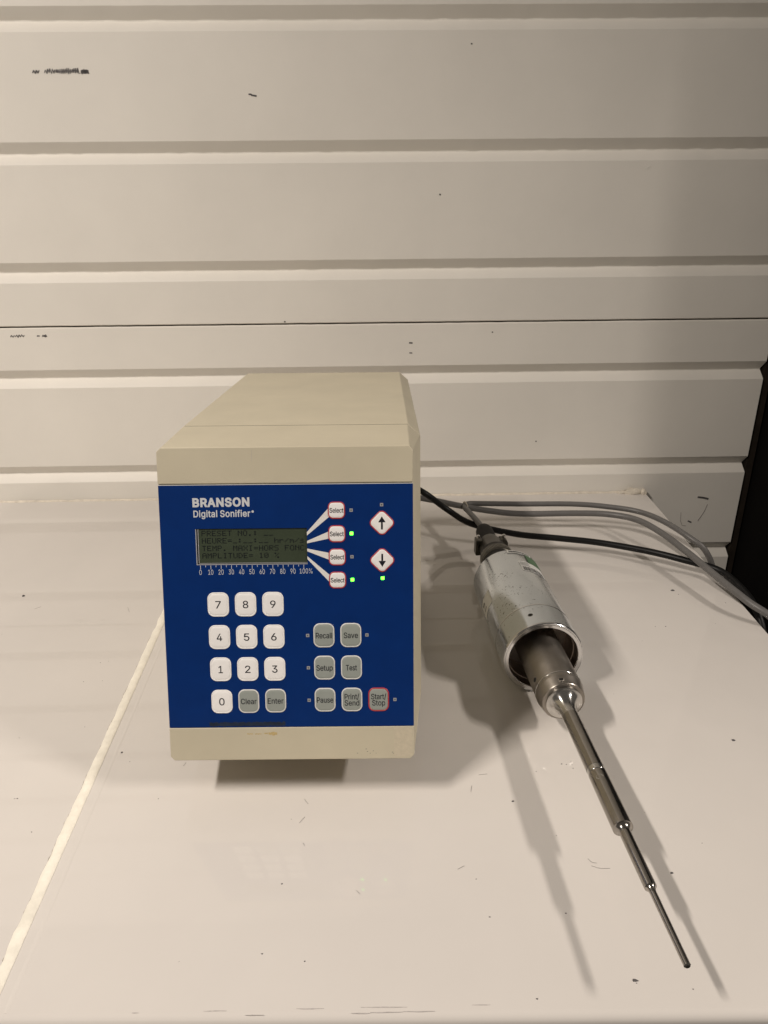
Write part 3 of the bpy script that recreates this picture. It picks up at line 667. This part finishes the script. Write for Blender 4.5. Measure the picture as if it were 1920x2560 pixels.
# keys
def key(u, v, w, h, r, rim_m, pad_m, text, size, widths, rimw=0.9, rot=0.0, label=None, raised=1.0):
    def ring(ins, hh):
        return [FP(a, b, hh) for a, b in rrect(u, v, w - 2 * ins, h - 2 * ins, max(r - ins, 0.4), 6, rot)]
    k = build("key", *loft([ring(0, -0.1), ring(0, 0.25), ring(0.25, 0.5 * raised), ring(rimw * 0.75, 0.55 * raised), ring(rimw, 0.30)], True, True), rim_m, gen, smooth=40)
    build("pad", *loft([ring(rimw, 0.28), ring(rimw + 0.05, 0.36), ring(rimw + 0.5, 0.52 * raised), ring(rimw + 2.0, 0.62)], False, True), pad_m, k, smooth=40)
    if text:
        n = len(text)
        polys = []
        for i, (t, wd) in enumerate(zip(text, widths)):
            base = v - size / 2 + (n - 1) * 2.65 - i * 5.3
            polys += outline(t, u, base, size, wd)
        print_polys("lettering", polys, "ink", k, 0.68, bold=0.07)
    if label: k["label"] = label
    return k
for row, (vv, tx) in enumerate(((131.0, "789"), (104.2, "456"), (77.4, "123"))):
    for c, t in enumerate(tx):
        key(43.9 + 21.85 * c, vv, 17.0, 19.8, 5.2, "white", "white", [t], 5.9, [3.3 if t == '1' else 4.3], rimw=1.1)
key(43.9, 50.3, 17.0, 19.8, 5.2, "white", "white", ["0"], 5.9, [4.3], rimw=1.1)
for u, v, t, w in ((65.7, 50.4, "Clear", 12.6), (87.55, 50.6, "Enter", 12.7), (127.8, 104.9, "Recall", 13.0), (149.4, 104.9, "Save", 11.3), (127.8, 78.0, "Setup", 13.0), (149.5, 78.0, "Test", 8.7), (127.7, 51.0, "Pause", 13.2)):
    key(u, v, 16.8, 19.9, 5.2, "rim", "grey", [t], 4.5, [w], rimw=0.95)
key(149.5, 51.0, 16.8, 19.9, 5.2, "rim", "grey", ["Print/", "Send"], 4.5, [11.7, 11.8], rimw=0.95)
key(171.2, 50.9, 16.8, 19.9, 5.2, "red", "grey", ["Start/", "Stop"], 4.5, [12.2, 10.5], rimw=0.95, label="grey key with a red rim")
for v in (206.0, 187.3, 168.7, 150.1):
    key(139.6, v, 13.5, 13.6, 4.2, "red", "white", ["Select"], 3.6, [10.7], rimw=0.8)
for v, d in ((195.7, 1), (165.8, -1)):
    k = key(175.2, v, 15.9, 15.9, 4.0, "red", "white", None, 0, [], rimw=0.8, rot=math.pi / 4)
    s = d
    arrow = [(175.2, v + s * 5.2), (175.2 + 2.9, v + s * 0.5), (175.2 + 0.72, v + s * 0.5), (175.2 + 0.72, v - s * 5.2), (175.2 - 0.72, v - s * 5.2), (175.2 - 0.72, v + s * 0.5), (175.2 - 2.9, v + s * 0.5)]
    print_polys("arrow", [arrow], "ink", k, 0.68)
# indicator lights
for u, v, on in ((151.1, 206.0, 0), (151.15, 187.5, 1), (151.25, 168.8, 0), (151.3, 150.2, 1), (175.1, 210.1, 0), (175.4, 151.3, 1), (114.7, 104.9, 0), (162.3, 104.9, 0), (114.7, 78.0, 0), (114.7, 50.7, 0), (184.4, 50.7, 0)):
    sz = 2.6
    L_ = build("indicator_light", *plate(rrect(u, v, sz, sz, 0.5 if on else 0.25, 3), -0.1, 0.25 if on else 0.12), "ledon" if on else "ledoff", gen)
    if on: L_["label"] = "lit green indicator light"
    else: build("lens", *plate(rrect(u, v, 1.1, 1.1, 0.3, 2), 0.1, 0.2), "leddark", L_)
# wear on the front
def ragged(u0, u1, v0, v1, n, amp, seed):
    pts = []
    for i in range(n): pts.append((lerp(u0, u1, i / n), v0 + amp * noise.noise(Vector((i * 0.7, seed, 0)))))
    for i in range(n // 2): pts.append((u1 + amp * 0.5 * noise.noise(Vector((seed, i * 0.8, 2))), lerp(v0, v1, i / (n // 2))))
    for i in range(n): pts.append((lerp(u1, u0, i / n), v1 + amp * noise.noise(Vector((i * 0.7, seed, 5)))))
    for i in range(n // 2): pts.append((u0 + amp * 0.5 * noise.noise(Vector((seed, i * 0.8, 9))), lerp(v1, v0, i / (n // 2))))
    return pts
print_polys("dark_smear", [ragged(33, 95, 29.2, 32.6, 40, 1.2, 3)], "smear", gen, 0.04)
for u0, u1, v0, v1, sd in ((81, 88, 21.6, 23.6, 1), (77.5, 80.6, 22.4, 23.4, 4), (70, 75, 22.1, 22.8, 6), (63.5, 68, 22.2, 22.9, 8), (84, 86, 20.9, 24.2, 12)):
    print_polys("stain", [ragged(u0, u1, v0, v1, 12, 0.9, sd)], "stain", gen, 0.19 + sd * 0.002)
print_polys("tape_residue", [ragged(183.6, 198.6, 2.2, 27.0, 26, 0.9, 2)], "tape", gen, 0.20)
for u, v in ((153, 5.0), (161, 6.3), (163.5, 4.9), (168.2, 4.8), (166, 6.8), (160, 8.5), (181.5, 5.6), (182.3, 4.6)):
    print_polys("chip", [ragged(u, u + random.uniform(0.5, 1.3), v, v + 0.4, 5, 0.3, u)], "mark", gen, 0.17)
print_polys("scratch", [[(74.5, 254), (74.65, 254), (74.4, 244), (74.2, 247)]], "faint", gen, 0.27)
# feet
def cyl(c, r0, r1, z0, z1, n=20):
    return loft([[(c[0] + r * math.cos(2 * math.pi * i / n), c[1] + r * math.sin(2 * math.pi * i / n), z) for i in range(n)] for r, z in ((r0, z0), (r1, z1))])
for u, d in ((35, 0.11), (165, 0.11), (35, 0.34), (165, 0.34)):
    p = FP(u, 0.0) + TD * d
    build("foot", *cyl(p, 0.011, 0.013, 0.0, p.z + 0.0015), "rubber", gen)
# rear sockets the cables leave from
bk = FP(160, 40) + TD * 0.396
build("rear_socket", *box(bk.x - 0.016, bk.x + 0.016, bk.y - 0.004, bk.y + 0.016, bk.z - 0.013, bk.z + 0.013), "rubber", gen, bevel=0.002)

# ------------------------------------------------------------------ the probe: converter with stepped horn
PT = Vector((0.1786, 0.2867, 0.0415))
AX = Vector((-0.0585, 0.99829, 0.0)).normalized()
SDV = AX.cross(Vector((0, 0, 1))).normalized()     # to the right of the axis seen from the tip
UPV = Vector((0, 0, 1))
probe = empty("ultrasonic_probe", PT + AX * 0.40 - UPV * 0.0415, "chrome ultrasonic converter with long stepped metal horn lying on the table", "lab probe")
probe.rotation_euler.z = math.atan2(-AX.x, AX.y)      # local Y runs along the axis
def AP(t, r, a):                                    # a: 0 = right, 90 = up
    return PT + AX * t + SDV * (r * math.cos(math.radians(a))) + UPV * (r * math.sin(math.radians(a)))
def lathe(prof, segs=64, cap0=True, cap1=True):
    return loft([[AP(t, max(r, 1e-5), 360 * i / segs) for i in range(segs)] for t, r in prof], cap0, cap1)
def fillet(t0, r0, t1, r1, n=8):                    # concave flare from thin (t0,r0) to thick (t1,r1)
    return [(t0 + (t1 - t0) * math.sin(math.pi / 2 * i / n), r0 + (r1 - r0) * (1 - math.cos(math.pi / 2 * i / n))) for i in range(n + 1)]
tipp = build("horn_tip", *lathe([(0.0, 0.0004), (0.0, 0.0015), (0.0006, 0.0022)] + [(0.049, 0.0023)] + fillet(0.0495, 0.0023, 0.0545, 0.0042) + [(0.0555, 0.0043), (0.0992, 0.0043)] + fillet(0.0995, 0.0043, 0.1040, 0.0076) + [(0.1050, 0.0077), (0.1580, 0.0076), (0.1584, 0.0070)], 48), "rod", probe, smooth=28)
horn = build("horn", *lathe([(0.1586, 0.0070), (0.1590, 0.0073)] + [(0.2330, 0.0072)] + fillet(0.2335, 0.0072, 0.2490, 0.0164, 10) + [(0.2492, 0.0168), (0.2514, 0.0168)], 56, True, False), "bright", probe, smooth=20)
build("horn_collar", *lathe([(0.2514, 0.0168), (0.2515, 0.0196), (0.2521, 0.0201), (0.2625, 0.0222), (0.2665, 0.0223)], 64, False, False), "steel", probe, smooth=8)
build("collar_rim", *lathe([(0.2665, 0.0223), (0.2668, 0.0226), (0.2676, 0.0226), (0.2679, 0.0220)], 64, False, False), "bright", probe, smooth=28)
build("front_driver", *lathe([(0.2679, 0.0220), (0.2690, 0.0222), (0.3590, 0.0222), (0.3600, 0.034)], 64, False, False), "steel", probe, smooth=28)
build("horn_middle", *lathe([(0.1640, 0.00745), (0.2300, 0.00735)], 48, False, False), "rod", probe, smooth=28)
R = 0.0412
build("end_ring", *lathe([(0.3214, 0.0352), (0.3207, 0.0358), (0.3207, 0.0384), (0.3216, 0.0389), (0.3216, 0.0397), (0.3209, 0.0401), (0.3216, 0.0409), (0.3232, R)], 96, False, False), "polished", probe, smooth=35)
build("end_cap", *lathe([(0.3232, R), (0.3570, R), (0.3576, R - 0.0006)], 96, False, False), "chrome", probe, smooth=35)
build("cup_lining", *lathe([(0.3214, 0.0352), (0.3225, 0.0348), (0.3330, 0.0348), (0.3332, 0.0342), (0.3340, 0.0342), (0.3342, 0.0347), (0.3600, 0.0347), (0.3600, 0.020)], 96, False, False), "inner", probe, smooth=35)
build("converter_body", *lathe([(0.3578, R - 0.0007), (0.3584, R), (0.4870, R), (0.4888, R - 0.0008), (0.4895, R - 0.0024), (0.4895, 0.0)], 96, False, False), "chrome", probe, smooth=35)
build("joint_ring", *lathe([(0.3568, R + 0.00015), (0.3574, R + 0.0003), (0.3582, R + 0.0003), (0.3588, R + 0.00015)], 96, False, False), "polished", probe, smooth=35)
# wrench notch on the rod
def disc_on(t, a, rr, m, name, radius, par, n=16, depth=0.0003, sq=1.0):
    """a round dimple mark lying on the cylinder surface"""
    v, f = [], []
    ring0, ring1 = [], []
    for i in range(n):
        th = 2 * math.pi * i / n
        dt, da = rr * math.cos(th) * sq, math.degrees(rr * math.sin(th) / radius)
        ring0.append(AP(t + dt, radius - 0.0004, a + da))
        ring1.append(AP(t + dt, radius + depth, a + da))
    v, f = loft([ring0, ring1], False, True)
    return build(name, v, f, m, par, smooth=30)
disc_on(0.1490, 110, 0.0030, "bright", "wrench_hole", 0.0076, probe, depth=0.00005, sq=0.8)
h_ = disc_on(0.2570, 97, 0.0029, "bright", "pin_hole", 0.0211, probe, depth=0.00006)
disc_on(0.2572, 97, 0.0021, "dark", "hole", 0.0212, h_, depth=0.00012)
h_ = disc_on(0.2760, 160, 0.0030, "bright", "pin_hole", 0.0222, probe, depth=0.00006)
disc_on(0.2762, 161, 0.0025, "dark", "hole", 0.0222, h_, depth=0.00012)
h_ = disc_on(0.2760, 22, 0.0030, "bright", "pin_hole", 0.0222, probe, depth=0.00006)
disc_on(0.2762, 23, 0.0025, "dark", "hole", 0.0222, h_, depth=0.00012)
h_ = disc_on(0.3400, 106, 0.0026, "olive", "set_screw", R, probe, depth=0.00008)
disc_on(0.3402, 106, 0.0015, "dark", "socket", R, h_, depth=0.00014)
build("side_screw", *loft([[AP(0.331 + 0.0022 * math.cos(k), R + hh, 8 + math.degrees(0.0022 * math.sin(k) / R)) for k in [2 * math.pi * i / 14 for i in range(14)]] for hh in (-0.0004, 0.0011)]), "polished", probe, smooth=30)
# stickers
def patch(t0, t1, a0, a1, lift, nt=2, na=14, skew=0.0):
    v, f = [], []
    for i in range(nt + 1):
        for j in range(na + 1):
            t = lerp(t0, t1, i / nt) + skew * (j / na)
            v.append(AP(t, R + lift, lerp(a0, a1, j / na)))
    for i in range(nt):
        for j in range(na):
            k = i * (na + 1) + j
            f.append((k, k + 1, k + na + 2, k + na + 1))
    return v, f
lab = build("barcode_label", *patch(0.4345, 0.4585, 40, 84, 0.00015), "paper", probe, smooth=60)
build("green_stripe", *patch(0.4575, 0.4800, 38, 66, 0.00022), "green", lab, smooth=60)
vf = ([], [])
a = 82.0
while a > 45:
    w = random.choice((0.5, 0.9, 1.5))
    vf = join(vf, patch(0.4358, 0.4450, a - w, a, 0.00024, 1, 1))
    a -= w + random.choice((0.5, 0.8, 1.1))
build("barcode", *vf, "ink", lab)
vf = ([], [])
for t in (0.4478, 0.4512, 0.4546):
    a = 82.5
    while a > 68:
        w = random.uniform(0.6, 1.8)
        vf = join(vf, patch(t, t + 0.0014, a - w, a, 0.00024, 1, 1))
        a -= w + 0.5
build("small_print", *vf, "ink", lab)
lab2 = build("strip_label", *patch(0.4795, 0.4862, 52, 95, 0.00015), "paper", probe, smooth=60)
vf = ([], [])
a = 92.0
while a > 56:
    w = random.uniform(0.9, 1.9)
    vf = join(vf, patch(0.4812, 0.4846, a - w, a, 0.00024, 1, 1))
    a -= w + 0.5
build("strip_print", *vf, "ink", lab2)
lab3 = build("side_label", *patch(0.404, 0.430, 150, 186, 0.00015), "paper", probe, smooth=60)
build("side_print", *join(patch(0.4205, 0.4222, 170, 179, 0.00024, 1, 4), patch(0.4205, 0.4260, 177.5, 179, 0.00024, 1, 2), patch(0.4230, 0.4245, 170, 179, 0.00024, 1, 4), patch(0.4205, 0.4245, 170, 171.5, 0.00024, 1, 2), patch(0.412, 0.4135, 168, 178, 0.00024, 1, 4)), "ink", lab3)
# rear connector, clamp, boot
build("connector", *lathe([(0.4893, 0.0220), (0.4960, 0.0224), (0.4990, 0.0205), (0.5080, 0.0200), (0.5090, 0.0222), (0.5240, 0.0222), (0.5250, 0.0205), (0.5330, 0.0203), (0.5340, 0.0214), (0.5510, 0.0214), (0.5520, 0.0196), (0.5600, 0.0190)], 64), "olive", probe, smooth=30)
build("connector_gap", *lathe([(0.5242, 0.0215), (0.5260, 0.02075), (0.5335, 0.02075), (0.5342, 0.0205)], 48, False, False), "dark", probe, smooth=30)
build("connector_gap", *lathe([(0.5515, 0.0205), (0.5530, 0.0199), (0.5575, 0.0199), (0.5585, 0.0194)], 48, False, False), "dark", probe, smooth=30)
kn = ([], [])
for i in range(80):
    a = i * 4.5
    kn = join(kn, loft([[AP(t, r, a + d) for t, r, d in ((t_, 0.0208, -1.3), (t_, 0.0221, -0.7), (t_, 0.0221, 0.7), (t_, 0.0208, 1.3))] for t_ in (0.5375, 0.5475)]))
tag(build("knurling", *kn, "knurl", probe), kind="stuff")
cl = build("cable_clamp", *lathe([(0.5600, 0.0188), (0.5620, 0.0180), (0.5800, 0.0170), (0.5960, 0.0138), (0.5990, 0.010)], 40), "olive", probe, smooth=30)
for sgn in (1, -1):
    p = PT + AX * 0.588 + SDV * sgn * 0.0165 + UPV * 0.001
    ear = []
    for t_ in (-0.008, 0.006):
        ear.append([p + AX * t_ + SDV * x + UPV * z for x, z in ((-0.005, -0.012), (0.004, -0.012), (0.0055, -0.006), (0.0055, 0.006), (0.003, 0.010), (-0.005, 0.010))])
    build("clamp_ear", *loft(ear), "olive", probe, bevel=0.0008)
    q = p + UPV * 0.0085 + SDV * sgn * 0.001
    build("clamp_screw", *loft([[q + UPV * z + (SDV * math.cos(k) + AX * math.sin(k)) * r for k in [2 * math.pi * i / 14 for i in range(14)]] for z, r in ((0, 0.0024), (0.0055, 0.0024), (0.0064, 0.0015))]), "bright", probe, smooth=30)
build("cable_boot", *lathe([(0.5900, 0.0125), (0.6000, 0.0122), (0.6080, 0.0122), (0.6260, 0.0124), (0.6340, 0.0118), (0.6400, 0.0100), (0.6430, 0.0065), (0.6436, 0.0040)], 40), "boot", probe, smooth=40)
e0 = PT + AX * 0.636
path = catmull([e0, e0 + AX * 0.016 + Vector((-0.001, 0, 0.0005)), (0.1345, 0.957, 0.0435), (0.1280, 0.984, 0.0440), (0.1232, 1.005, 0.0440), (0.1300, 1.0185, 0.0440), (0.1500, 1.0215, 0.0430), (0.2097, 1.0245, 0.0405), (0.2959, 1.0232, 0.040), (0.3495, 1.009, 0.040), (0.3857, 0.9891, 0.040), (0.4084, 0.9522, 0.040), (0.4290, 0.9100, 0.034), (0.4480, 0.8950, 0.020), (0.4680, 0.9000, -0.020), (0.4800, 0.9050, -0.10), (0.484, 0.905, -0.40), (0.486, 0.905, -0.79)], 10)
build("cable", *sweep(path, 0.0041, 14), "cgrey", probe, smooth=60)
c = Vector((0.1245, 1.0105, 0.0440))
dr = Vector((0.9, 0.45, 0.0)).normalized()
nn = Vector((0, 0, 1))
sidev = dr.cross(nn)
build("cable_tie", *sweep([c + dr * 0.0004 * math.sin(5 * a) + sidev * 0.0062 * math.cos(a) + nn * 0.0062 * math.sin(a) for a in [2 * math.pi * i / 28 for i in range(29)]], 0.0009, 8), "clear", probe, smooth=60)

# ------------------------------------------------------------------ loose cables
def cable(pts, r, m, label, group=None):
    p = catmull(pts, 10)
    o = build("cable", *sweep(p, r, 14), m, None, smooth=60, loc=p[0])
    tag(o, label, "cable", group)
    return o
cable([(0.000, 0.985, 0.075), (0.030, 0.990, 0.088), (0.0586, 0.970, 0.0816), (0.0953, 0.9798, 0.050), (0.1295, 0.9613, 0.035), (0.1924, 0.9463, 0.025), (0.2545, 0.9361, 0.022), (0.3092, 0.9242, 0.020), (0.3681, 0.8953, 0.020), (0.4073, 0.867, 0.020), (0.4435, 0.8430, 0.017), (0.4550, 0.8080, 0.0130), (0.4600, 0.7780, 0.0050), (0.4635, 0.7560, -0.012), (0.4650, 0.7430, -0.035), (0.465, 0.726, -0.07), (0.468, 0.72, -0.20), (0.47, 0.72, -0.45), (0.47, 0.72, -0.79)], 0.0046, "cblack",
      "black cable running from behind the generator box over the table's right edge")
cable([(0.000, 1.005, 0.050), (0.0433, 1.015, 0.0560), (0.0700, 1.015, 0.0530), (0.1170, 1.0130, 0.0430), (0.1600, 1.0120, 0.0350), (0.2106, 1.0102, 0.030), (0.2968, 1.0102, 0.030), (0.343, 1.0000, 0.032), (0.3761, 0.9738, 0.034), (0.395, 0.9289, 0.034), (0.4099, 0.8647, 0.032), (0.4240, 0.8040, 0.027), (0.4380, 0.7520, 0.022), (0.4620, 0.7250, 0.008), (0.4900, 0.7150, -0.040), (0.505, 0.715, -0.14), (0.51, 0.72, -0.40), (0.512, 0.72, -0.79)], 0.0046, "cgrey",
      "grey cable crossing over the black cable at the table's right edge")

# ------------------------------------------------------------------ dust, crumbs and hairs on the table
v, f = [], []
SP = [(0.1064, 0.4592), (0.1347, 0.423), (0.0661, 0.3836), (0.1259, 0.3548), (0.0718, 0.3525), (0.1329, 0.4937), (0.1667, 0.5061), (0.1666, 0.5015), (0.1664, 0.497), (0.1575, 0.5027), (0.1615, 0.502), (0.325, 0.5317), (0.2132, 0.3872), (0.2469, 0.4144), (0.1589, 0.3066), (0.1594, 0.305), (0.194, 0.3007), (0.0936, 0.2955), (-0.2443, 0.5228), (-0.2331, 0.5107), (-0.1941, 0.4657), (-0.317, 0.4672), (-0.3149, 0.4674), (-0.0783, 0.381), (-0.0845, 0.327), (-0.0554, 0.3215), (-0.2864, 0.4313), (-0.2927, 0.5591), (-0.4727, 0.8197), (-0.3166, 0.6669), (-0.322, 0.6322), (-0.3023, 0.6334), (-0.2355, 0.6212), (-0.244, 0.5232), (-0.3491, 0.5442), (0.3761, 0.8183), (0.3801, 0.8083), (0.4309, 0.7854), (0.3228, 0.7313), (0.3352, 0.7311), (0.3966, 0.7361)]
BIG = {(0.325, 0.5317): 0.0014, (0.2132, 0.3872): 0.0011, (0.1589, 0.3066): 0.0013, (-0.2443, 0.5228): 0.0012, (0.3761, 0.8183): 0.0020, (-0.4727, 0.8197): 0.0022, (0.1064, 0.4592): 0.0011}
for i in range(45):
    SP.append((random.uniform(-0.55, 0.43), random.uniform(0.30, 1.05)))
for k, (x, y) in enumerate(SP):
    s = BIG.get((x, y), random.uniform(0.0003, 0.00062) if k < 41 else random.uniform(0.00012, 0.00030))
    n = 6
    a0 = random.uniform(0, 6)
    st = random.uniform(1.0, 1.9)
    ring = []
    for i in range(n):
        a = 2 * math.pi * i / n
        rr = s * random.uniform(0.6, 1.2)
        ring.append((x + rr * st * math.cos(a + a0), y + rr * math.sin(a + a0)))
    pv, pf = loft([[(p[0], p[1], 0.00002) for p in ring], [(x + (p[0] - x) * 0.5, y + (p[1] - y) * 0.5, s * 0.7) for p in ring]])
    v, f = join((v, f), (pv, pf))
HAIR = [[(0.0814, 0.49), (0.0889, 0.4909)], [(0.1537, 0.4006), (0.156, 0.3973), (0.1594, 0.3965)], [(0.1546, 0.394), (0.1609, 0.3918), (0.1681, 0.3917)], [(0.0531, 0.3921), (0.0584, 0.3951)], [(-0.0697, 0.4637), (-0.066, 0.4581)], [(-0.0662, 0.418), (-0.0647, 0.4153)], [(-0.1828, 0.5043), (-0.1813, 0.5087)], [(-0.0228, 0.3748), (-0.0201, 0.3717)], [(-0.0712, 0.438), (-0.0674, 0.4443)], [(-0.4432, 0.7858), (-0.4376, 0.7916)], [(-0.326, 0.7879), (-0.3202, 0.7762)], [(0.0721, 0.4702), (0.0738, 0.4771)]]
for h in HAIR:
    pts = catmull([(a, b, 0.0003) for a, b in h], 6)
    v, f = join((v, f), sweep(pts, 0.00010, 5))
d = build("dust_specks", v, f, "mark", None, loc=(0, 0.5, 0))
tag(d, "scattered dark crumbs, hairs and dust on the white table", "dust", kind="stuff")
